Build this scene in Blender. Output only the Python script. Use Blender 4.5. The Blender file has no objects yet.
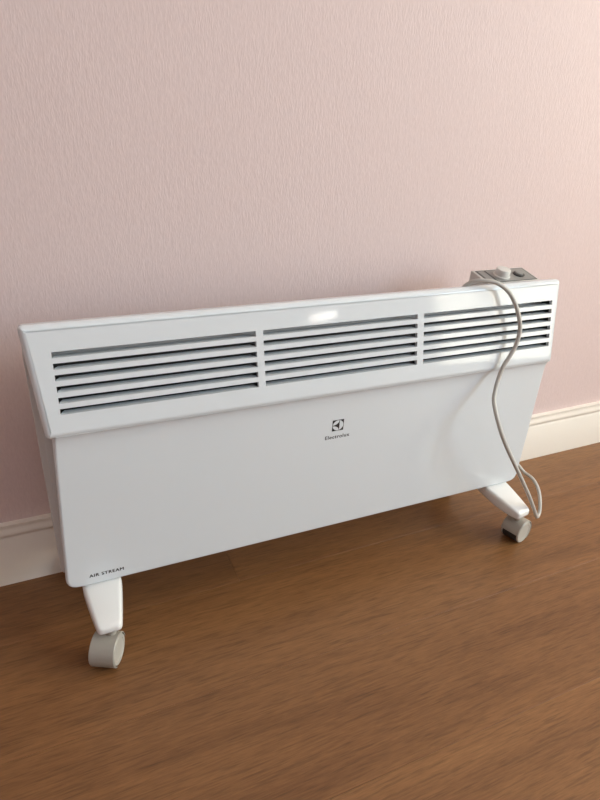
import bpy, bmesh, math, random
from mathutils import Vector, Matrix
from mathutils.geometry import tessellate_polygon

random.seed(7)
scene = bpy.context.scene
C = scene.collection

# ------------------------------------------------------------------ camera
cam_d = bpy.data.cameras.new('camera')
cam = bpy.data.objects.new('camera', cam_d); C.objects.link(cam)
fw = Vector((0.3808, 0.8138, -0.4390)).normalized()
rt = Vector((0.9131, -0.4058, 0.0397)); rt = (rt - fw * rt.dot(fw)).normalized()
up = rt.cross(fw)
M = Matrix((rt, up, -fw)).transposed().to_4x4()
M.translation = Vector((0.0228, -0.7149, 0.7337))
cam.matrix_world = M
cam_d.sensor_fit = 'VERTICAL'; cam_d.sensor_height = 36.0; cam_d.sensor_width = 27.0
cam_d.lens = 586.9 * 36.0 / 800.0
cam_d.clip_start = 0.02
scene.camera = cam

# ------------------------------------------------------------------ world, daylight, exposure
w = bpy.data.worlds.new('sky'); scene.world = w; w.use_nodes = True
bg = w.node_tree.nodes['Background']
bg.inputs[0].default_value = (0.75, 0.87, 1.0, 1); bg.inputs[1].default_value = 1.0

RX0, RX1, RY0, RY1, RH = -3.0, 2.5, -5.4, 0.1725, 2.6      # the room


def daylight(name, loc, rot, sx, sy, power, col):
    d = bpy.data.lights.new(name, 'AREA'); d.shape = 'RECTANGLE'
    d.size = sx; d.size_y = sy; d.energy = power; d.color = col
    o = bpy.data.objects.new(name, d); C.objects.link(o)
    o.location = loc; o.rotation_euler = rot
    return o


# openings (the low strip near the far corner is added, for a glint on the band): (y0, y1, z0, z1) in the wall on the camera's right, (x0, x1, z0, z1) in the wall behind it
WIN = (-1.30, -0.40, 0.65, 1.95)
DOR = (-2.80, -1.55, 0.08, 2.05)
WIN2 = (-0.6, 0.8, 0.85, 2.15)
GLINT = (-5.05, -4.30, 0.570, 0.670)
P90 = math.pi / 2
LO = 0.95            # the sunlit balcony parapet fills the door's lower half, open sky the upper
daylight('daylight_window', (RX1 + 0.065, (WIN[0] + WIN[1]) / 2, (WIN[2] + WIN[3]) / 2), (0, P90, 0), WIN[3] - WIN[2], WIN[1] - WIN[0], 59, (1.0, 0.94, 0.74))
daylight('daylight_door_parapet', (RX1 + 0.065, (DOR[0] + DOR[1]) / 2, (DOR[2] + LO) / 2), (0, P90, 0), LO - DOR[2], DOR[1] - DOR[0], 21, (1.0, 0.93, 0.72))
daylight('daylight_door_sky', (RX1 + 0.065, (DOR[0] + DOR[1]) / 2, (LO + DOR[3]) / 2), (0, P90, 0), DOR[3] - LO, DOR[1] - DOR[0], 67, (0.62, 0.84, 1.02))
daylight('daylight_front_window', ((WIN2[0] + WIN2[1]) / 2, RY0 - 0.065, (WIN2[2] + WIN2[3]) / 2), (P90, 0, 0), WIN2[1] - WIN2[0], WIN2[3] - WIN2[2], 6, (0.70, 0.86, 1.0))
daylight('glint_light', (RX1 + 0.065, (GLINT[0] + GLINT[1]) / 2, (GLINT[2] + GLINT[3]) / 2), (0, P90, 0), GLINT[3] - GLINT[2], GLINT[1] - GLINT[0], 3.2, (1.0, 0.95, 0.85))  # added unseen light, mirrored as a bright glint on the grille band

vs = scene.view_settings
vs.view_transform = 'Standard'; vs.look = 'None'; vs.gamma = 1.0; vs.use_curve_mapping = False
vs.exposure = 0.0
scene.cycles.use_denoising = True
scene.cycles.max_bounces = 10; scene.cycles.diffuse_bounces = 6


# ------------------------------------------------------------------ materials
def S(r, g, b):
    f = lambda v: v / 12.92 if v <= 0.04045 else ((v + 0.055) / 1.055) ** 2.4
    return (f(r / 255), f(g / 255), f(b / 255), 1)


def mat(name, col, rough=0.5, metal=0.0, noise=0.0, nscale=40, bump=0.0, bscale=200, stretch=(1, 1, 1), coat=0.0):
    m = bpy.data.materials.new(name); m.use_nodes = True
    nt = m.node_tree; b = nt.nodes['Principled BSDF']
    b.inputs['Roughness'].default_value = rough; b.inputs['Metallic'].default_value = metal
    b.inputs['Coat Weight'].default_value = coat; b.inputs['Coat Roughness'].default_value = 0.06
    tc = nt.nodes.new('ShaderNodeTexCoord'); mp = nt.nodes.new('ShaderNodeMapping')
    mp.inputs['Scale'].default_value = stretch
    nt.links.new(tc.outputs['Object'], mp.inputs[0])
    n = nt.nodes.new('ShaderNodeTexNoise'); n.inputs['Scale'].default_value = nscale; n.inputs['Detail'].default_value = 4
    nt.links.new(mp.outputs[0], n.inputs['Vector'])
    mx = nt.nodes.new('ShaderNodeMix'); mx.data_type = 'RGBA'; mx.blend_type = 'MIX'
    mx.inputs[6].default_value = tuple(c * (1 - noise) for c in col[:3]) + (1,)
    mx.inputs[7].default_value = tuple(min(1, c * (1 + noise)) for c in col[:3]) + (1,)
    nt.links.new(n.outputs[0], mx.inputs[0]); nt.links.new(mx.outputs[2], b.inputs['Base Color'])
    if bump:
        n2 = nt.nodes.new('ShaderNodeTexNoise'); n2.inputs['Scale'].default_value = bscale; n2.inputs['Detail'].default_value = 3
        nt.links.new(mp.outputs[0], n2.inputs['Vector'])
        bp = nt.nodes.new('ShaderNodeBump'); bp.inputs['Strength'].default_value = bump; bp.inputs['Distance'].default_value = 0.001
        nt.links.new(n2.outputs[0], bp.inputs['Height']); nt.links.new(bp.outputs[0], b.inputs['Normal'])
    return m


MAT = {}
MAT['enamel'] = mat('white_enamel', (0.745, 0.790, 0.825, 1), 0.05, noise=0.006, nscale=6, bump=0.012, bscale=90)
MAT['housing'] = mat('grey_housing', (0.62, 0.62, 0.62, 1), 0.4, noise=0.01)
MAT['backing'] = mat('slot_shade_and_slab', (0.030, 0.031, 0.033, 1), 0.55, noise=0.05)  # near black: painted shade behind the slots, also the slab under the planks
MAT['foot'] = mat('white_plastic', (0.82, 0.82, 0.81, 1), 0.22, noise=0.006)
MAT['hood'] = mat('beige_grey_plastic', (0.385, 0.36, 0.315, 1), 0.34, noise=0.015)
MAT['hub'] = mat('pale_grey_plastic', (0.46, 0.44, 0.395, 1), 0.36, noise=0.015)
MAT['tyre'] = mat('black_rubber', (0.018, 0.018, 0.018, 1), 0.6, noise=0.1)
MAT['steel'] = mat('steel', (0.6, 0.6, 0.6, 1), 0.3, 1.0)
MAT['cord'] = mat('cord_rubber', (0.52, 0.51, 0.48, 1), 0.42, noise=0.02)
MAT['plate'] = mat('silver_grey_plate', (0.27, 0.27, 0.255, 1), 0.38, 0.0, noise=0.06)
MAT['plateframe'] = mat('pale_grey_frame', (0.55, 0.54, 0.52, 1), 0.35)
MAT['darkline'] = mat('dark_grey_plastic', (0.04, 0.04, 0.04, 1), 0.4)
MAT['knob'] = mat('pale_silver_plastic', (0.68, 0.67, 0.64, 1), 0.2)
MAT['ink'] = mat('black_print', (0.012, 0.012, 0.014, 1), 0.45)
MAT['whiteprint'] = mat('white_print', (0.745, 0.79, 0.825, 1), 0.05)
MAT['base'] = mat('cream_baseboard', (0.86, 0.81, 0.74, 1), 0.38, noise=0.01)
MAT['ceil'] = mat('white_ceiling', (0.85, 0.84, 0.82, 1), 0.8)
MAT['frame'] = mat('white_frame', (0.85, 0.85, 0.84, 1), 0.35)


def wall_material():
    m = bpy.data.materials.new('pink_wallpaper'); m.use_nodes = True
    nt = m.node_tree; L = nt.links.new; b = nt.nodes['Principled BSDF']
    b.inputs['Roughness'].default_value = 0.62; b.inputs['Specular IOR Level'].default_value = 0.35
    tc = nt.nodes.new('ShaderNodeTexCoord'); mp = nt.nodes.new('ShaderNodeMapping')
    mp.inputs['Scale'].default_value = (1.0, 1.0, 0.28)
    L(tc.outputs['Object'], mp.inputs[0])
    n = nt.nodes.new('ShaderNodeTexNoise'); n.inputs['Scale'].default_value = 520; n.inputs['Detail'].default_value = 3
    L(mp.outputs[0], n.inputs['Vector'])
    n2 = nt.nodes.new('ShaderNodeTexNoise'); n2.inputs['Scale'].default_value = 230; n2.inputs['Detail'].default_value = 2
    L(mp.outputs[0], n2.inputs['Vector'])
    ad = nt.nodes.new('ShaderNodeMath'); ad.operation = 'ADD'
    L(n.outputs[0], ad.inputs[0]); L(n2.outputs[0], ad.inputs[1])
    bp = nt.nodes.new('ShaderNodeBump'); bp.inputs['Strength'].default_value = 0.19; bp.inputs['Distance'].default_value = 0.0014
    L(ad.outputs[0], bp.inputs['Height']); L(bp.outputs[0], b.inputs['Normal'])
    cr = nt.nodes.new('ShaderNodeValToRGB'); e = cr.color_ramp.elements
    e[0].position = 0.3; e[0].color = (0.700, 0.560, 0.548, 1)
    e[1].position = 0.7; e[1].color = (0.742, 0.600, 0.585, 1)
    L(n.outputs[0], cr.inputs[0]); L(cr.outputs[0], b.inputs['Base Color'])
    return m


def wood_material():
    m = bpy.data.materials.new('oak_laminate'); m.use_nodes = True
    nt = m.node_tree; L = nt.links.new; N = nt.nodes.new; b = nt.nodes['Principled BSDF']
    tc = N('ShaderNodeTexCoord'); oi = N('ShaderNodeObjectInfo')
    mul = N('ShaderNodeVectorMath'); mul.operation = 'MULTIPLY_ADD'
    cmb = N('ShaderNodeCombineXYZ')
    k = N('ShaderNodeMath'); k.operation = 'MULTIPLY'; k.inputs[1].default_value = 37.0
    L(oi.outputs['Random'], k.inputs[0])
    for i in range(3): L(k.outputs[0], cmb.inputs[i])
    av = N('ShaderNodeVectorMath'); av.operation = 'ADD'
    L(tc.outputs['Object'], av.inputs[0]); L(cmb.outputs[0], av.inputs[1])
    # broad cathedral figure
    mp1 = N('ShaderNodeMapping'); mp1.inputs['Scale'].default_value = (0.9, 7.0, 1)
    L(av.outputs[0], mp1.inputs[0])
    wn = N('ShaderNodeTexNoise'); wn.inputs['Scale'].default_value = 1.6; wn.inputs['Detail'].default_value = 3; wn.inputs['Distortion'].default_value = 0.6
    L(mp1.outputs[0], wn.inputs['Vector'])
    ring = N('ShaderNodeMath'); ring.operation = 'MULTIPLY'; ring.inputs[1].default_value = 14.0
    L(wn.outputs[0], ring.inputs[0])
    sn = N('ShaderNodeMath'); sn.operation = 'SINE'; L(ring.outputs[0], sn.inputs[0])
    # fine pores and streaks
    mp2 = N('ShaderNodeMapping'); mp2.inputs['Scale'].default_value = (14.0, 220.0, 1)
    L(av.outputs[0], mp2.inputs[0])
    fn = N('ShaderNodeTexNoise'); fn.inputs['Scale'].default_value = 2.2; fn.inputs['Detail'].default_value = 6; fn.inputs['Roughness'].default_value = 0.75
    L(mp2.outputs[0], fn.inputs['Vector'])
    mp3 = N('ShaderNodeMapping'); mp3.inputs['Scale'].default_value = (3.2, 55.0, 1)
    L(av.outputs[0], mp3.inputs[0])
    sn3 = N('ShaderNodeTexNoise'); sn3.inputs['Scale'].default_value = 2.0; sn3.inputs['Detail'].default_value = 4
    L(mp3.outputs[0], sn3.inputs['Vector'])
    a1 = N('ShaderNodeMath'); a1.operation = 'MULTIPLY_ADD'; a1.inputs[1].default_value = 0.085
    L(sn.outputs[0], a1.inputs[0]); L(fn.outputs[0], a1.inputs[2])
    a2 = N('ShaderNodeMath'); a2.operation = 'MULTIPLY_ADD'; a2.inputs[1].default_value = 0.28
    L(sn3.outputs[0], a2.inputs[0]); L(a1.outputs[0], a2.inputs[2])
    rv = N('ShaderNodeMath'); rv.operation = 'MULTIPLY_ADD'; rv.inputs[1].default_value = 0.12
    L(oi.outputs['Random'], rv.inputs[0]); L(a2.outputs[0], rv.inputs[2])
    cr = N('ShaderNodeValToRGB'); e = cr.color_ramp.elements
    e[0].position = 0.62; e[0].color = (0.150, 0.064, 0.023, 1)
    e[1].position = 1.22; e[1].color = (0.345, 0.167, 0.066, 1)
    x = cr.color_ramp.elements.new(0.92); x.color = (0.280, 0.130, 0.048, 1)
    e[-1].position = 1.0
    mp4 = N('ShaderNodeMapping'); mp4.inputs['Scale'].default_value = (24.0, 400.0, 1)
    L(av.outputs[0], mp4.inputs[0])
    pn = N('ShaderNodeTexNoise'); pn.inputs['Scale'].default_value = 1.0; pn.inputs['Detail'].default_value = 2
    L(mp4.outputs[0], pn.inputs['Vector'])
    pr = N('ShaderNodeMapRange'); pr.inputs['From Min'].default_value = 0.52; pr.inputs['From Max'].default_value = 0.68
    pr.inputs['To Min'].default_value = 1.0; pr.inputs['To Max'].default_value = 0.74
    L(pn.outputs[0], pr.inputs['Value'])
    pm = N('ShaderNodeVectorMath'); pm.operation = 'SCALE'
    sc = N('ShaderNodeMath'); sc.operation = 'MULTIPLY_ADD'; sc.inputs[1].default_value = 0.62; sc.inputs[2].default_value = 0.32
    L(rv.outputs[0], sc.inputs[0]); L(sc.outputs[0], cr.inputs[0]); L(cr.outputs[0], pm.inputs[0]); L(pr.outputs[0], pm.inputs['Scale']); L(pm.outputs[0], b.inputs['Base Color'])
    b.inputs['Roughness'].default_value = 0.42; b.inputs['Specular IOR Level'].default_value = 0.4
    bp = N('ShaderNodeBump'); bp.inputs['Strength'].default_value = 0.10; bp.inputs['Distance'].default_value = 0.0005
    L(fn.outputs[0], bp.inputs['Height']); L(bp.outputs[0], b.inputs['Normal'])
    return m


def glass_material():
    m = bpy.data.materials.new('window_glass'); m.use_nodes = True
    nt = m.node_tree; nt.nodes.remove(nt.nodes['Principled BSDF'])
    out = nt.nodes['Material Output']
    t = nt.nodes.new('ShaderNodeBsdfTransparent'); g = nt.nodes.new('ShaderNodeBsdfGlossy'); g.inputs['Roughness'].default_value = 0.01
    x = nt.nodes.new('ShaderNodeMixShader')
    x.inputs[0].default_value = 0.05; nt.links.new(t.outputs[0], x.inputs[1]); nt.links.new(g.outputs[0], x.inputs[2])
    nt.links.new(x.outputs[0], out.inputs[0])
    return m


MAT['wall'] = wall_material(); MAT['wood'] = wood_material(); MAT['glass'] = glass_material()


# ------------------------------------------------------------------ mesh helpers
def link(name, me, m, parent=None):
    o = bpy.data.objects.new(name, me); C.objects.link(o)
    if m is not None: me.materials.append(MAT[m])
    if parent is not None: o.parent = parent
    return o


def from_bm(name, bm, m, parent=None, smooth=None, recalc=True):
    if recalc: bmesh.ops.recalc_face_normals(bm, faces=bm.faces)
    me = bpy.data.meshes.new(name); bm.to_mesh(me); bm.free()
    o = link(name, me, m, parent)
    if smooth is not None:
        me.polygons.foreach_set('use_smooth', [True] * len(me.polygons))
        me.set_sharp_from_angle(angle=math.radians(smooth))
    return o


def box(bm, x0, x1, y0, y1, z0, z1):
    v = [bm.verts.new(p) for p in ((x0, y0, z0), (x1, y0, z0), (x1, y1, z0), (x0, y1, z0), (x0, y0, z1), (x1, y0, z1), (x1, y1, z1), (x0, y1, z1))]
    for f in ((0, 3, 2, 1), (4, 5, 6, 7), (0, 1, 5, 4), (1, 2, 6, 5), (2, 3, 7, 6), (3, 0, 4, 7)):
        bm.faces.new([v[i] for i in f])


def boxes(name, lst, m, parent=None, bevel=0.0):
    bm = bmesh.new()
    for b in lst: box(bm, *b)
    if bevel: bmesh.ops.bevel(bm, geom=list(bm.edges), offset=bevel, segments=2, profile=0.5, affect='EDGES')
    return from_bm(name, bm, m, parent, 35 if bevel else None)


def loops_bm(bm, loops, cap0=True, cap1=True, closed=True):
    vs_ = [[bm.verts.new(p) for p in l] for l in loops]
    n = len(loops[0])
    for a, b in zip(vs_, vs_[1:]):
        for i in range(n if closed else n - 1):
            j = (i + 1) % n
            bm.faces.new((a[i], a[j], b[j], b[i]))
    if cap0: bm.faces.new(vs_[0][::-1])
    if cap1: bm.faces.new(vs_[-1])
    return vs_


def tube(name, pts, r, m, parent, res=10, sub=8, ends=True):
    """A round cord through the points (Catmull-Rom)."""
    P = [Vector(p) for p in pts]; Q = []
    for i in range(len(P) - 1):
        p0 = P[max(i - 1, 0)]; p1 = P[i]; p2 = P[i + 1]; p3 = P[min(i + 2, len(P) - 1)]
        for k in range(sub):
            t = k / sub
            Q.append(0.5 * ((2 * p1) + (p2 - p0) * t + (2 * p0 - 5 * p1 + 4 * p2 - p3) * t * t + (3 * p1 - p0 - 3 * p2 + p3) * t ** 3))
    Q.append(P[-1])
    for _ in range(3):
        Q = [Q[0]] + [(Q[i - 1] + 2 * Q[i] + Q[i + 1]) / 4 for i in range(1, len(Q) - 1)] + [Q[-1]]
    bm = bmesh.new(); ls = []
    t0 = (Q[1] - Q[0]).normalized(); nrm = t0.orthogonal().normalized()
    for i, q in enumerate(Q):
        t = (Q[min(i + 1, len(Q) - 1)] - Q[max(i - 1, 0)]).normalized()
        nrm = (nrm - t * nrm.dot(t)).normalized(); bn = t.cross(nrm)
        ls.append([q + r * (math.cos(a) * nrm + math.sin(a) * bn) for a in [2 * math.pi * k / res for k in range(res)]])
    loops_bm(bm, ls)
    return from_bm(name, bm, m, parent, 60)


def tag(o, label, cat=None, group=None, kind=None):
    o['label'] = label
    if cat: o['category'] = cat
    if group: o['group'] = group
    if kind: o['kind'] = kind
    return o


# ------------------------------------------------------------------ the room
floor = boxes('floor', [(RX0, RX1, RY0, RY1, -0.05, -0.010)], 'backing')
tag(floor, 'brown oak laminate floor laid in planks along the wall', kind='structure')
PW, PL = 0.192, 1.29
row = 0; y1 = 0.0265 + PW
starts = {0: 0.27, 1: 1.13, 2: -0.27, 3: -0.34, 4: 0.9}
while y1 > RY0:
    ya, yb = max(y1 - PW, RY0), min(y1, RY1)
    x = starts.get(row, random.uniform(-0.6, 0.7))
    while x > RX0: x -= PL
    while x < RX1:
        a, b = max(x, RX0), min(x + PL, RX1)
        if b - a > 0.02:
            bm = bmesh.new(); g = 0.0001; c = 0.0003
            hx, hy = (b - a) / 2 - g, (yb - ya) / 2 - g
            loops_bm(bm, [[(-hx, -hy, -0.010), (hx, -hy, -0.010), (hx, hy, -0.010), (-hx, hy, -0.010)],
                          [(-hx, -hy, -c), (hx, -hy, -c), (hx, hy, -c), (-hx, hy, -c)],
                          [(-hx + c, -hy + c, 0), (hx - c, -hy + c, 0), (hx - c, hy - c, 0), (-hx + c, hy - c, 0)]], cap0=False)
            p = from_bm('plank', bm, 'wood', floor)
            p.location = ((a + b) / 2, (ya + yb) / 2, 0)
        x += PL
    y1 -= PW; row += 1

T = 0.15
wb = boxes('wall_back', [(RX0 - T, RX1 + T, RY1, RY1 + T, -0.05, RH + 0.05)], 'wall')
tag(wb, 'pale pink wallpapered wall behind the heater', kind='structure')
wl = boxes('wall_left', [(RX0 - T, RX0, RY0 - T, RY1, -0.05, RH + 0.05)], 'wall')
tag(wl, 'pale pink side wall out of the frame', kind='structure')
wr = boxes('wall_right', [(RX1, RX1 + T, WIN[1], RY1, -0.05, RH), (RX1, RX1 + T, DOR[1], WIN[0], -0.05, RH), (RX1, RX1 + T, GLINT[1], DOR[0], -0.05, RH), (RX1, RX1 + T, RY0, GLINT[0], -0.05, RH),
                          (RX1, RX1 + T, GLINT[0], GLINT[1], -0.05, GLINT[2]), (RX1, RX1 + T, GLINT[0], GLINT[1], GLINT[3], RH),
                          (RX1, RX1 + T, WIN[0], WIN[1], -0.05, WIN[2]), (RX1, RX1 + T, WIN[0], WIN[1], WIN[3], RH),
                          (RX1, RX1 + T, DOR[0], DOR[1], -0.05, DOR[2]), (RX1, RX1 + T, DOR[0], DOR[1], DOR[3], RH)], 'wall')
tag(wr, 'pink wall with a window and a glazed balcony door', kind='structure')
wf = boxes('wall_front', [(RX0, WIN2[0], RY0 - T, RY0, -0.05, RH), (WIN2[1], RX1, RY0 - T, RY0, -0.05, RH),
                          (WIN2[0], WIN2[1], RY0 - T, RY0, -0.05, WIN2[2]), (WIN2[0], WIN2[1], RY0 - T, RY0, WIN2[3], RH)], 'wall')
tag(wf, 'pink wall with one window opposite the heater', kind='structure')
ce = boxes('ceiling', [(RX0 - T, RX1 + T, RY0 - T, RY1, RH, RH + 0.05)], 'ceil')
tag(ce, 'flat white ceiling', kind='structure')


def glazing(name, kind_label, axis, a0, a1, z0, z1, mull):
    """Frame bars with panes between them; axis 'y' lies in the right wall, 'x' in the front wall."""
    fwid, dep = min(0.045, (z1 - z0) * 0.12), 0.05
    def bx(u0, u1, w0, w1, d0, d1):
        return (RX1 + d0, RX1 + d1, u0, u1, w0, w1) if axis == 'y' else (u0, u1, RY0 - d1, RY0 - d0, w0, w1)
    d0 = 0.0
    bars = [bx(a0, a0 + fwid, z0, z1, d0, d0 + dep), bx(a1 - fwid, a1, z0, z1, d0, d0 + dep),
            bx(a0 + fwid, a1 - fwid, z0, z0 + fwid, d0, d0 + dep), bx(a0 + fwid, a1 - fwid, z1 - fwid, z1, d0, d0 + dep)]
    xs = [a0 + fwid] + [x for m_ in mull for x in (m_ - 0.03, m_ + 0.03)] + [a1 - fwid]
    for m_ in mull: bars.append(bx(m_ - 0.03, m_ + 0.03, z0 + fwid, z1 - fwid, d0, d0 + dep))
    o = boxes(name, bars, 'frame'); tag(o, kind_label, kind='structure')
    for i in range(0, len(xs), 2):
        boxes('pane', [bx(xs[i], xs[i + 1], z0 + fwid, z1 - fwid, d0 + 0.022, d0 + 0.026)], 'glass', o)
    return o


glazing('window_1', 'white framed two-pane window in the right wall', 'y', *WIN, mull=[(WIN[0] + WIN[1]) / 2])
glazing('door_1', 'white framed glazed balcony door in the right wall', 'y', *DOR, mull=[])
glazing('window_2', 'white framed window in the wall opposite the heater', 'x', *WIN2, mull=[(WIN2[0] + WIN2[1]) / 2])

glazing('glint_strip', 'added low glazed strip in the right wall, for a glint on the heater band', 'y', *GLINT, mull=[])


def baseboard(name, pts, label):
    # profile: (distance from the wall, height)
    prof = [(0, 0), (0.0120, 0), (0.0120, 0.0885), (0.0100, 0.0915), (0.0092, 0.0940), (0.0100, 0.0960), (0.0125, 0.0985), (0.0128, 0.1010),
            (0.0116, 0.1050), (0.0098, 0.1090), (0.0092, 0.1120), (0.0098, 0.1140), (0.0105, 0.1160), (0.0100, 0.1178), (0.0080, 0.1182), (0, 0.1182)]
    bm = bmesh.new()
    (xa, ya, xb, yb_, nx, ny) = pts
    loops_bm(bm, [[(xa + nx * d, ya + ny * d, z) for d, z in prof], [(xb + nx * d, yb_ + ny * d, z) for d, z in prof]])
    o = from_bm(name, bm, 'base', None, 40)
    tag(o, label, kind='structure'); return o


baseboard('baseboard_back', (RX0, RY1, RX1, RY1, 0, -1), 'cream moulded baseboard along the pink wall')
baseboard('baseboard_left', (RX0, RY0, RX0, RY1 - 0.02, 1, 0), 'cream moulded baseboard along the left wall')
baseboard('baseboard_right', (RX1, RY0, RX1, RY1 - 0.02, -1, 0), 'cream moulded baseboard along the window wall')

# ------------------------------------------------------------------ the convector heater
W2 = 0.415
root = bpy.data.objects.new('convector_heater', None); C.objects.link(root)
root.location = (W2, 0, 0); root.rotation_euler = (0, 0, -0.0094); root.empty_display_size = 0.1
tag(root, 'white electric convector heater on four casters against the pink wall', 'heater')

ZT, ZR, YR = 0.4965, 0.3608, -0.0258          # top edge, ridge
ZB, YB = 0.0965, -0.0035                      # bottom edge
LX = lambda x: x - W2


class Plane:
    """Frame on a tilted face: x to the right, s downward along the face, n outward."""
    def __init__(self, y0, z0, y1, z1):
        self.o = Vector((0, y0, z0)); d = Vector((0, y1 - y0, z1 - z0)); self.len = d.length
        self.d = d.normalized(); self.n = Vector((0, self.d.z, -self.d.y))
    def __call__(self, x, s, n=0.0):
        return self.o + Vector((x, 0, 0)) + self.d * s + self.n * n


BAND = Plane(0, ZT, YR, ZR)
LOW = Plane(YR + 0.009, ZR + 0.006, YB, ZB)


def corner(pts, radii, seg=5):
    """Round a convex 2D polygon's corners (clockwise or not)."""
    out = []; n = len(pts)
    for i in range(n):
        p = Vector(pts[i]); a = Vector(pts[i - 1]) - p; b = Vector(pts[(i + 1) % n]) - p; r = radii[i]
        if r <= 0: out.append(tuple(p)); continue
        a.normalize(); b.normalize()
        p1 = p + a * r; p2 = p + b * r
        for k in range(seg + 1):
            t = k / seg
            out.append(tuple((1 - t) ** 2 * p1 + 2 * t * (1 - t) * p + t * t * p2))
    return out


def inset(poly, d):
    n = len(poly); out = []
    cx = sum(p[0] for p in poly) / n; cy = sum(p[1] for p in poly) / n
    for i in range(n):
        p = Vector(poly[i]); a = (p - Vector(poly[i - 1])); b = (Vector(poly[(i + 1) % n]) - p)
        if a.length < 1e-9: a = b
        if b.length < 1e-9: b = a
        na = Vector((-a.y, a.x)).normalized(); nb = Vector((-b.y, b.x)).normalized()
        cvec = Vector((cx, cy)) - p
        if na.dot(cvec) < 0: na = -na
        if nb.dot(cvec) < 0: nb = -nb
        m_ = na + nb; m_.normalize()
        k = d / max(m_.dot(na), 0.35)
        out.append(tuple(p + m_ * k))
    return out


def tray(name, plane, outline, holes, depth, r, m, parent, hole_depth=0.0018, flare=0.0):
    """A pressed sheet: flat face with optional holes, rounded rim, returns going back by depth."""
    bm = bmesh.new(); seg = 6
    face_poly = inset(outline, r)
    loops = []
    for k in range(seg + 1):
        a = k / seg * math.pi / 2
        loops.append([plane(x, s, -r * (1 - math.cos(a))) for x, s in inset(outline, r * (1 - math.sin(a)) + 1e-6)])
    loops.append([plane(x, s, -depth) for x, s in inset(outline, -flare if flare else 1e-6)])
    back_in = inset(outline, 0.0015)
    loops.append([plane(x, s, -depth) for x, s in back_in])
    vs_ = loops_bm(bm, loops, cap0=False, cap1=False)
    polys = [[Vector((x, s, 0)) for x, s in face_poly]] + [[Vector((x, s, 0)) for x, s in h] for h in holes]
    allv = list(vs_[0]); hv = []
    for h in holes:
        l = [bm.verts.new(plane(x, s)) for x, s in h]; hv.append(l); allv += l
    flat = []
    if holes:
        for t in tessellate_polygon(polys):
            try: flat.append(bm.faces.new([allv[i] for i in t]))
            except ValueError: pass
    else:
        flat.append(bm.faces.new(vs_[0][::-1]))
    for h, l in zip(holes, hv):
        b = [bm.verts.new(plane(x, s, -hole_depth)) for x, s in h]; n = len(l)
        for i in range(n): bm.faces.new((l[i], l[(i + 1) % n], b[(i + 1) % n], b[i]))
    # inner skin so that the sheet has thickness
    bmesh.ops.recalc_face_normals(bm, faces=bm.faces)
    if sum((f.normal.dot(plane.n) * f.calc_area()) for f in flat) < 0:
        bmesh.ops.reverse_faces(bm, faces=bm.faces)
    for f in bm.faces: f.smooth = True
    me = bpy.data.meshes.new(name); bm.to_mesh(me); bm.free()
    o = link(name, me, m, parent); me.set_sharp_from_angle(angle=math.radians(30))
    wn_ = o.modifiers.new('weighted_normal', 'WEIGHTED_NORMAL'); wn_.keep_sharp = True; wn_.weight = 100
    return o


# upper grille band
SL = BAND.len
slot_s = [(0.2245 + 0.1029 * i) * SL for i in range(6)]; slot_h = 0.0074
groups = [(0.0265, 0.2845), (0.2950, 0.5455), (0.5570, 0.8160)]
s_top, s_bot = slot_s[0], slot_s[5] + slot_h
out = corner([(LX(-0.0065), -0.003), (LX(0.8340), -0.003), (LX(0.8280), SL + 0.002), (LX(0.0050), SL + 0.002)], [0.007, 0.007, 0.006, 0.006])
holes = [[(LX(a), s_top), (LX(b), s_top), (LX(b), s_bot), (LX(a), s_bot)] for a, b in groups]
band = tray('grille_panel', BAND, out, holes, 0.020, 0.0085, 'enamel', root, hole_depth=0.006)
band['label'] = 'upper band of the front with three groups of slots'

for a, b in groups:
    # a slat: a flat strip flush with the band and a louvre lip bent back and up from its upper edge
    h = slot_s[1] - slot_s[0] - slot_h
    def slat_mesh(strip):
        bm = bmesh.new(); xa, xb = LX(a), LX(b); e = 0.005
        if strip:
            box_l = [[(xa, 0.0, 0.0), (xb, 0.0, 0.0), (xb, h, 0.0), (xa, h, 0.0)], [(xa, 0.0, -0.0012), (xb, 0.0, -0.0012), (xb, h, -0.0012), (xa, h, -0.0012)]]
            loops_bm(bm, [[BAND.d * s + BAND.n * n + Vector((x, 0, 0)) for x, s, n in l] for l in box_l])
        n0 = -0.0002 if strip else -0.001
        D, U, tk = 0.0135, 0.0015, 0.0010
        lip = [[(xa + .0003, 0.0003, n0), (xb - .0003, 0.0003, n0), (xb - .0003, 0.0003 + tk, n0), (xa + .0003, 0.0003 + tk, n0)],
               [(xa + .001, -U * .45, n0 - D * .45), (xb - .001, -U * .45, n0 - D * .45), (xb - .001, tk - U * .45, n0 - D * .45), (xa + .001, tk - U * .45, n0 - D * .45)],
               [(xa + e, -U, n0 - D), (xb - e, -U, n0 - D), (xb - e, tk - U, n0 - D), (xa + e, tk - U, n0 - D)]]
        loops_bm(bm, [[BAND.d * s + BAND.n * n + Vector((x, 0, 0)) for x, s, n in l] for l in lip])
        bmesh.ops.recalc_face_normals(bm, faces=bm.faces)
        me = bpy.data.meshes.new('slat'); bm.to_mesh(me); bm.free(); me.materials.append(MAT['enamel']); return me
    me = slat_mesh(True)
    for i in range(5):
        o = bpy.data.objects.new('slat', me); C.objects.link(o); o.parent = band
        o.location = BAND(0, slot_s[i] + slot_h, 0)
    o = bpy.data.objects.new('louvre_lip', slat_mesh(False)); C.objects.link(o); o.parent = band
    o.location = BAND(0, s_bot, 0)

# lower front panel
LL = LOW.len
out = corner([(LX(0.0125), 0), (LX(0.8265), 0), (LX(0.8335), LL), (LX(-0.0025), LL)], [0.002, 0.002, 0.020, 0.020], 5)
front = tray('front_panel', LOW, out, [], 0.036, 0.0045, 'enamel', root)
front['label'] = 'plain lower front panel, slanting back towards the floor'


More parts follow.
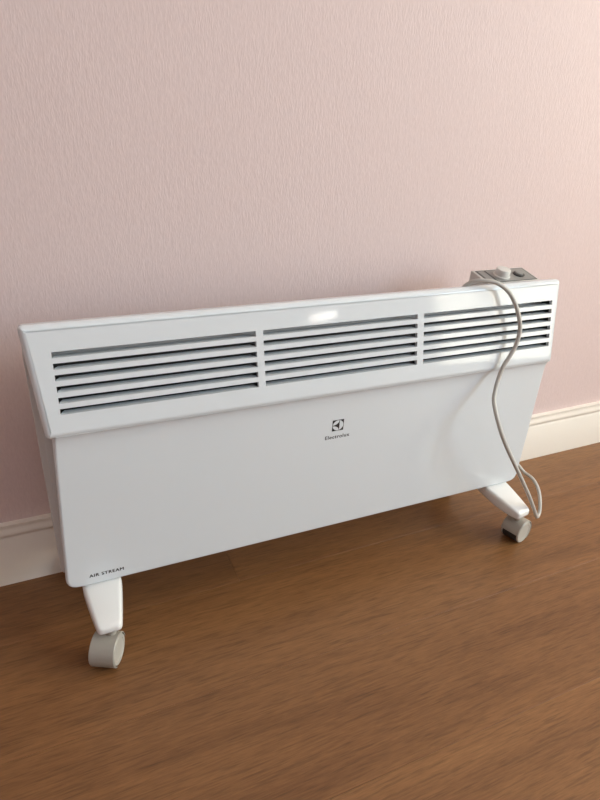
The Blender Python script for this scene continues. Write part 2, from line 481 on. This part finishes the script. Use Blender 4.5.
# the hollow curve by which the panel runs up to the lip of the band
p0 = Vector((YR + 0.0025, ZR - 0.0006)); p1 = LOW(0, 0.0085, 0.0001).yz; p2 = LOW(0, 0.040, 0.0001).yz
cove_p = [(1 - t) ** 2 * p0 + 2 * t * (1 - t) * p1 + t * t * p2 for t in [k / 12 for k in range(13)]] + [LOW(0, 0.038, -0.002).yz, LOW(0, 0.002, -0.002).yz]
def cove_x(z, side):
    k = (LOW.o.z - z) / (LOW.o.z - ZB); return LX(0.0125 - 0.0150 * k + 0.0042) if side == 0 else LX(0.8265 + 0.0070 * k - 0.0042)
bm = bmesh.new()
loops_bm(bm, [[(cove_x(z, sd), y, z) for y, z in cove_p] for sd in (0, 1)])
from_bm('cove', bm, 'enamel', front, 40)


def on_face(o, plane, x, s, n):
    """Stand a flat drawing (its x right, its y up) on a tilted face."""
    m_ = Matrix((Vector((1, 0, 0)), -plane.d, plane.n)).transposed().to_4x4()
    m_.translation = plane(x, s, n); o.matrix_local = m_


def s_at(z): return (LOW.o.z - z) / (-LOW.d.z)


def text_mesh(name, body, width, parent, offset=0.0, spacing=1.0, bold=0.0004):
    cu = bpy.data.curves.new(name, 'FONT'); cu.body = body; cu.size = 1.0; cu.extrude = 0.006; cu.offset = offset
    cu.space_character = spacing; cu.align_x = 'CENTER'; cu.resolution_u = 4
    t = bpy.data.objects.new(name, cu); C.objects.link(t)
    bpy.context.view_layer.update()
    me = bpy.data.meshes.new_from_object(t.evaluated_get(bpy.context.evaluated_depsgraph_get()))
    bpy.data.objects.remove(t); me.name = name
    xs = [v.co.x for v in me.vertices]; k = width / (max(xs) - min(xs)); mid = (max(xs) + min(xs)) / 2
    for v in me.vertices: v.co = Vector(((v.co.x - mid) * k, v.co.y * k, v.co.z * k))
    b2 = bmesh.new(); b2.from_mesh(me)                       # bolder strokes: the letters doubled with a hair's shift
    g_ = b2.verts[:] + b2.edges[:] + b2.faces[:]
    dup_ = bmesh.ops.duplicate(b2, geom=g_)
    bmesh.ops.translate(b2, verts=[v for v in dup_['geom'] if isinstance(v, bmesh.types.BMVert)], vec=(bold, bold * 0.4, 0.00001))
    b2.to_mesh(me); b2.free()
    me.materials.clear()
    return link(name, me, 'ink', parent)


def plate2d(name, poly, th, m, parent):
    bm = bmesh.new()
    loops_bm(bm, [[(x, y, 0) for x, y in poly], [(x, y, th) for x, y in poly]])
    return from_bm(name, bm, m, parent)


lx, ls = LX(0.4180), s_at(0.3010); q = 0.0098
badge = plate2d('logo_badge', [(-q, -q), (q, -q), (q, q), (-q, q)], 0.00015, 'ink', front); on_face(badge, LOW, lx, ls, 0.0001)
badge['label'] = 'square black logo with a round emblem'
disc = plate2d('logo_disc', [(0.93 * q * math.cos(a), 0.93 * q * math.sin(a)) for a in [2 * math.pi * k / 40 for k in range(40)]], 0.0001, 'whiteprint', front)
on_face(disc, LOW, lx, ls, 0.00026)
# emblem: a bar with two hollow curves meeting at a point on its left
em = []
for k in range(13):
    t = k / 12; em.append(tuple((1 - t) ** 2 * Vector((0.22, 0.90)) + 2 * t * (1 - t) * Vector((0.06, 0.14)) + t * t * Vector((-0.93, 0.05))))
em = em + [(x, -y) for x, y in em[::-1]]
bm = bmesh.new()
for zz in (0.0, 0.0001):
    vv = [bm.verts.new((x * q, y * q, zz)) for x, y in em]
    for i in range(12):
        j = len(em) - 1 - i
        bm.faces.new((vv[i], vv[i + 1], vv[j - 1], vv[j]))
    bx_ = [bm.verts.new((x * q, y * q, zz)) for x, y in ((0.16, -0.92), (0.24, -0.92), (0.24, 0.92), (0.16, 0.92))]
    bm.faces.new(bx_)
embl = from_bm('logo_emblem', bm, 'ink', front); on_face(embl, LOW, lx, ls, 0.00038)
tx = text_mesh('brand_lettering', 'Electrolux', 0.0425, front, offset=0.004, spacing=1.14, bold=0.00025); on_face(tx, LOW, LX(0.4188), s_at(0.2775), 0.0001)
tx['label'] = 'small black brand lettering under the logo'
t2 = text_mesh('series_lettering', 'AIR STREAM', 0.0485, front, offset=0.0, spacing=1.15, bold=0.0006); on_face(t2, LOW, LX(0.0548), s_at(0.1120), 0.0001)
t2['label'] = 'small black lettering in the lower corner of the panel'

# rear housing: open tray of two steps behind the front, with an added dark liner that paints the shade behind the slots
bm = bmesh.new()
def rect(x0, x1, z0, z1, y, r=0.006):
    return [(LX(x), y, z) for x, z in corner([(x0, z0), (x1, z0), (x1, z1), (x0, z1)], [r] * 4, 3)]
loops_bm(bm, [rect(0.0190, 0.8210, 0.122, 0.442, 0.034), rect(0.0190, 0.8210, 0.122, 0.442, 0.020), rect(0.0015, 0.8285, 0.107, 0.456, 0.020), rect(0.0010, 0.8290, 0.106, 0.457, 0.0275),
              rect(-0.0055, 0.8355, 0.104, 0.460, 0.0290), rect(-0.0065, 0.8365, 0.104, 0.460, 0.0310), rect(-0.0065, 0.8365, 0.104, 0.460, 0.0780, 0.010), rect(-0.0045, 0.8345, 0.106, 0.458, 0.0810, 0.010), rect(0.002, 0.828, 0.112, 0.452, 0.0840, 0.010)], cap0=False)
hous = from_bm('rear_housing', bm, 'housing', root, 30)
hous['label'] = 'grey rear housing of the heater'
bm = bmesh.new()
ox0, ox1, oz0, oz1 = 0.0225, 0.8195, 0.114, 0.4840
zy = [(oz0, -0.0005), (0.360, -0.0125), (0.366, -0.0190), (oz1, 0.0018)]      # its front edge follows the folded front
def liner_loop(g, y=None, dy=0.0):
    pr = [(ox1 + g, z, yf) for z, yf in zy] + [(ox0 - g, z, yf) for z, yf in zy[::-1]]
    return [(LX(x), yf + dy if y is None else y, z + (g if z == oz1 else -g if z == oz0 else 0)) for x, z, yf in pr]
loops_bm(bm, [liner_loop(0), liner_loop(0.001), liner_loop(0.001, 0.035), liner_loop(0, 0.034), liner_loop(0, dy=0.0001)], cap0=False, cap1=False)
bm.faces.new([bm.verts.new(p) for p in liner_loop(0, 0.0342)])
from_bm('slot_shade_liner', bm, 'backing', hous)
for bx0 in (0.15, 0.68): boxes('wall_bracket', [(LX(bx0), LX(bx0 + 0.04), 0.0842, 0.094, 0.22, 0.42)], 'housing', hous, 0.002)

# control box on the right end of the back
bm = bmesh.new()
cx0, cx1 = LX(0.7020), LX(0.8120)
prof = [(0.0285, 0.4610), (0.0800, 0.4610), (0.0765, 0.5035), (0.0725, 0.5035), (0.0285, 0.4935)]
loops_bm(bm, [[(cx0, y, z) for y, z in prof], [(cx1, y, z) for y, z in prof]])
bmesh.ops.bevel(bm, geom=list(bm.edges), offset=0.0012, segments=2, profile=0.5, affect='EDGES')
cbox = from_bm('control_box', bm, 'plateframe', root, 35)
cbox['label'] = 'small grey control box behind the top edge'
CP = Plane(0.0730, 0.5037, 0.0290, 0.4937)
def cplate(name, x0, x1, s0, s1, n0, n1, m, parent):
    bm_ = bmesh.new()
    loops_bm(bm_, [[CP(x, s, n) for x, s in ((x0, s0), (x1, s0), (x1, s1), (x0, s1))] for n in (n0, n1)])
    return from_bm(name, bm_, m, parent)
cplate('plate_border', cx0 + .005, cx1 - .003, .0015, CP.len - .001, -0.0004, 0.0003, 'darkline', cbox)
cplate('control_plate', cx0 + .0075, cx1 - .0055, .0035, CP.len - .002, 0.0003, 0.0007, 'plate', cbox)
bar = cplate('divider', 0, .0022, .0035, CP.len - .002, 0.0007, 0.0011, 'darkline', cbox)
bar.location.x = cx0 + 0.0215


def lathe(name, axis_o, axis_d, prof_, m, parent, n=28, smooth=35):
    d = axis_d.normalized(); u = d.orthogonal().normalized(); v = d.cross(u)
    bm_ = bmesh.new()
    loops_bm(bm_, [[axis_o + d * h_ + r_ * (math.cos(a_) * u + math.sin(a_) * v) for a_ in [2 * math.pi * k / n for k in range(n)]] for r_, h_ in prof_])
    return from_bm(name, bm_, m, parent, smooth)


kn_o = CP(LX(0.7450), CP.len * 0.56, 0.0007)
knob = lathe('knob', kn_o, CP.n, [(0.0145, 0), (0.0145, 0.002), (0.0128, 0.003), (0.0122, 0.0115), (0.0112, 0.0132), (0.0085, 0.0138)], 'knob', cbox)
sw_o = CP(LX(0.7830), CP.len * 0.55, 0.0007)
sw = lathe('switch_bezel', sw_o, CP.n, [(0.0100, 0), (0.0100, 0.0016), (0.0085, 0.0022)], 'darkline', cbox)
sw2 = lathe('rocker_switch', sw_o + CP.n * 0.0022, CP.n, [(0.0068, 0), (0.0066, 0.0016), (0.0050, 0.0022)], 'plate', cbox)

# feet with casters
def section(y, hw, z0, z1, r):
    return [(x, y, z) for x, z in corner([(-hw, z0), (hw, z0), (hw, z1), (-hw, z1)], [r] * 4, 4)]
half = [(-0.0715, 0.0100, 0.0655, 0.0705, 0.0025), (-0.0708, 0.0135, 0.0635, 0.0730, 0.0040), (-0.0690, 0.0160, 0.0615, 0.0750, 0.0050), (-0.0650, 0.0176, 0.0600, 0.0770, 0.0055), (-0.0560, 0.0192, 0.0596, 0.0795, 0.0055),
        (-0.0400, 0.0218, 0.0605, 0.0840, 0.0060), (-0.0200, 0.0250, 0.0640, 0.0890, 0.0065), (0.0000, 0.0278, 0.0700, 0.0935, 0.0070), (0.0250, 0.0280, 0.0760, 0.1030, 0.0070)]
YC = 0.0400
def foot_mesh():
    bm_ = bmesh.new()
    secs = half + [(2 * YC - y, hw, z0, z1, r) for y, hw, z0, z1, r in half[::-1]]
    loops_bm(bm_, [section(*s_) for s_ in secs])
    bmesh.ops.recalc_face_normals(bm_, faces=bm_.faces)
    me_ = bpy.data.meshes.new('foot'); bm_.to_mesh(me_); bm_.free()
    me_.polygons.foreach_set('use_smooth', [True] * len(me_.polygons)); me_.set_sharp_from_angle(angle=math.radians(50))
    me_.materials.append(MAT['foot']); return me_


def xcyl(bm_, prof_, n=36, a0=None, a1=None):
    """Revolve (radius, x) about the x axis."""
    ls_ = [[(x, r_ * math.cos(2 * math.pi * k / n), r_ * math.sin(2 * math.pi * k / n)) for k in range(n)] for r_, x in prof_]
    loops_bm(bm_, ls_)


def caster_meshes():
    out_ = {}
    HW = 0.0185
    # hood: a thick curved shell, open underneath
    bm_ = bmesh.new(); ro, ri = 0.0252, 0.0234; n = 30
    a0, a1 = math.radians(6), math.radians(232)
    ls_ = []
    for k in range(n + 1):
        a = a0 + (a1 - a0) * k / n; cy, sz = math.cos(a), math.sin(a)
        ls_.append([(x, r_ * cy, r_ * sz) for x, r_ in ((-HW, ri), (-HW, ro - .0012), (-HW + .0012, ro), (HW - .0012, ro), (HW, ro - .0012), (HW, ri))])
    loops_bm(bm_, ls_)
    out_['caster_hood'] = (bm_, 'hood')
    bm_ = bmesh.new(); xcyl(bm_, [(0.0195, -HW + .003), (0.0230, -HW + .004), (0.0230, HW - .004), (0.0195, HW - .003)])
    out_['caster_wheel'] = (bm_, 'tyre')
    for sgn in (1, -1):
        bm_ = bmesh.new()
        xcyl(bm_, [(0.0222, sgn * (HW - .0048)), (0.0222, sgn * (HW - .0014)), (0.0215, sgn * (HW - .0004)), (0.0170, sgn * (HW - .0002)), (0.0162, sgn * (HW - .0010)), (0.0050, sgn * (HW - .0010))])
        out_['hub_cap' + ('' if sgn > 0 else '_')] = (bm_, 'hub')
    res = {}
    for k_, (b_, m_) in out_.items():
        bmesh.ops.recalc_face_normals(b_, faces=b_.faces)
        me_ = bpy.data.meshes.new(k_); b_.to_mesh(me_); b_.free()
        me_.polygons.foreach_set('use_smooth', [True] * len(me_.polygons)); me_.set_sharp_from_angle(angle=math.radians(35))
        me_.materials.append(MAT[m_]); res[k_] = me_
    bm_ = bmesh.new()
    ls_ = [[(r_ * math.cos(a), r_ * math.sin(a), z) for a in [2 * math.pi * k / 16 for k in range(16)]] for r_, z in ((0.0060, 0.0440), (0.0060, 0.0540), (0.0042, 0.0542), (0.0042, 0.0640))]
    loops_bm(bm_, ls_); bmesh.ops.recalc_face_normals(bm_, faces=bm_.faces)
    me_ = bpy.data.meshes.new('caster_stem'); bm_.to_mesh(me_); bm_.free(); me_.materials.append(MAT['hood']); res['caster_stem'] = me_
    return res


FM, CM = foot_mesh(), caster_meshes()


def add_foot(x, turn, casters):
    """casters: stem x, y, swivel of the axle, wheel x, y, all in the heater's own frame."""
    f = bpy.data.objects.new('foot', FM); C.objects.link(f); f.parent = root
    f.location = (LX(x), 0, 0); f.rotation_euler = (0, 0, turn)
    inv = Matrix.Rotation(-turn, 3, 'Z')
    def put(name, me_, px, py, pz, ang):
        o = bpy.data.objects.new(name, me_); C.objects.link(o); o.parent = f
        o.location = inv @ Vector((px - x, py, pz)); o.rotation_euler = (0, 0, ang - turn)
    for sx, sy, ang, wx, wy in casters:
        put('caster_stem', CM['caster_stem'], sx, sy, 0, 0)
        for k_ in ('caster_hood', 'caster_wheel', 'hub_cap', 'hub_cap_'):
            put(k_.rstrip('_'), CM[k_], wx, wy, 0.0230, ang)
    return f


RD = math.radians
fl = add_foot(0.0470, 0.0, [(0.0490, -0.0570, RD(-27), 0.0400, -0.0600), (0.0470, 0.1340, RD(-20), 0.0420, 0.1280)])
fl['label'] = 'white foot with beige casters at the left end'
fr = add_foot(0.7910, RD(9), [(0.8040, -0.0560, RD(106), 0.8090, -0.0530), (0.7710, 0.1330, RD(-30), 0.7660, 0.1270)])
fr['label'] = 'white foot with beige casters at the right end'

# power cord: out of the housing's lower right, a loop near the caster, up the front and over the top edge
cord_pts = [(0.8340, 0.0560, 0.1330), (0.8480, 0.0570, 0.1300), (0.8800, 0.0540, 0.1000), (0.9027, 0.0420, 0.0730), (0.9021, 0.0180, 0.0731), (0.8979, -0.0060, 0.0647), (0.8856, -0.0280, 0.0529), (0.8759, -0.0420, 0.0356), (0.8602, -0.0520, 0.0346), (0.8398, -0.0610, 0.0584), (0.8059, -0.0700, 0.1057), (0.7626, -0.0800, 0.1621), (0.7326, -0.0840, 0.2025), (0.7085, -0.0840, 0.2375), (0.6929, -0.0790, 0.2668), (0.6842, -0.0690, 0.2952), (0.6873, -0.0520, 0.3162), (0.6939, -0.0430, 0.3295), (0.7020, -0.0360, 0.3473), (0.7095, -0.0335, 0.3688), (0.7197, -0.0335, 0.3871), (0.7287, -0.0325, 0.4051), (0.7319, -0.0310, 0.4303), (0.7258, -0.0290, 0.4523), (0.7162, -0.0240, 0.4749), (0.7034, -0.0170, 0.4935), (0.6844, -0.0100, 0.5059), (0.6688, -0.0020, 0.5081), (0.6559, 0.0060, 0.5069), (0.6479, 0.0140, 0.5006),
            (0.6400, 0.0250, 0.4860), (0.6370, 0.0380, 0.4690), (0.6280, 0.0600, 0.4650), (0.6220, 0.0880, 0.4620), (0.6200, 0.0990, 0.4400), (0.6200, 0.0990, 0.4000), (0.6200, 0.0990, 0.3500)]
cord = tube('power_cord', [(LX(x), y, z) for x, y, z in cord_pts], 0.0035, 'cord', root)
cord['label'] = 'pale grey power cord draped over the front'
lathe('strain_relief', Vector((LX(0.8360), 0.0560, 0.1330)), Vector((1, 0, -0.1)), [(0.0075, 0), (0.0072, 0.004), (0.0058, 0.010)], 'cord', cord, 16)
plug = lathe('plug', Vector((LX(0.6200), 0.0990, 0.3520)), Vector((0, 0, -1)), [(0.0055, 0), (0.0085, 0.012), (0.0120, 0.022), (0.0135, 0.034), (0.0120, 0.040)], 'cord', cord, 20)
for s_ in (-1, 1): boxes('plug_pin', [(LX(0.6200) + s_ * .0075 - .0022, LX(0.6200) + s_ * .0075 + .0022, .0968, .1012, .293, .3125)], 'steel', cord, 0.001)
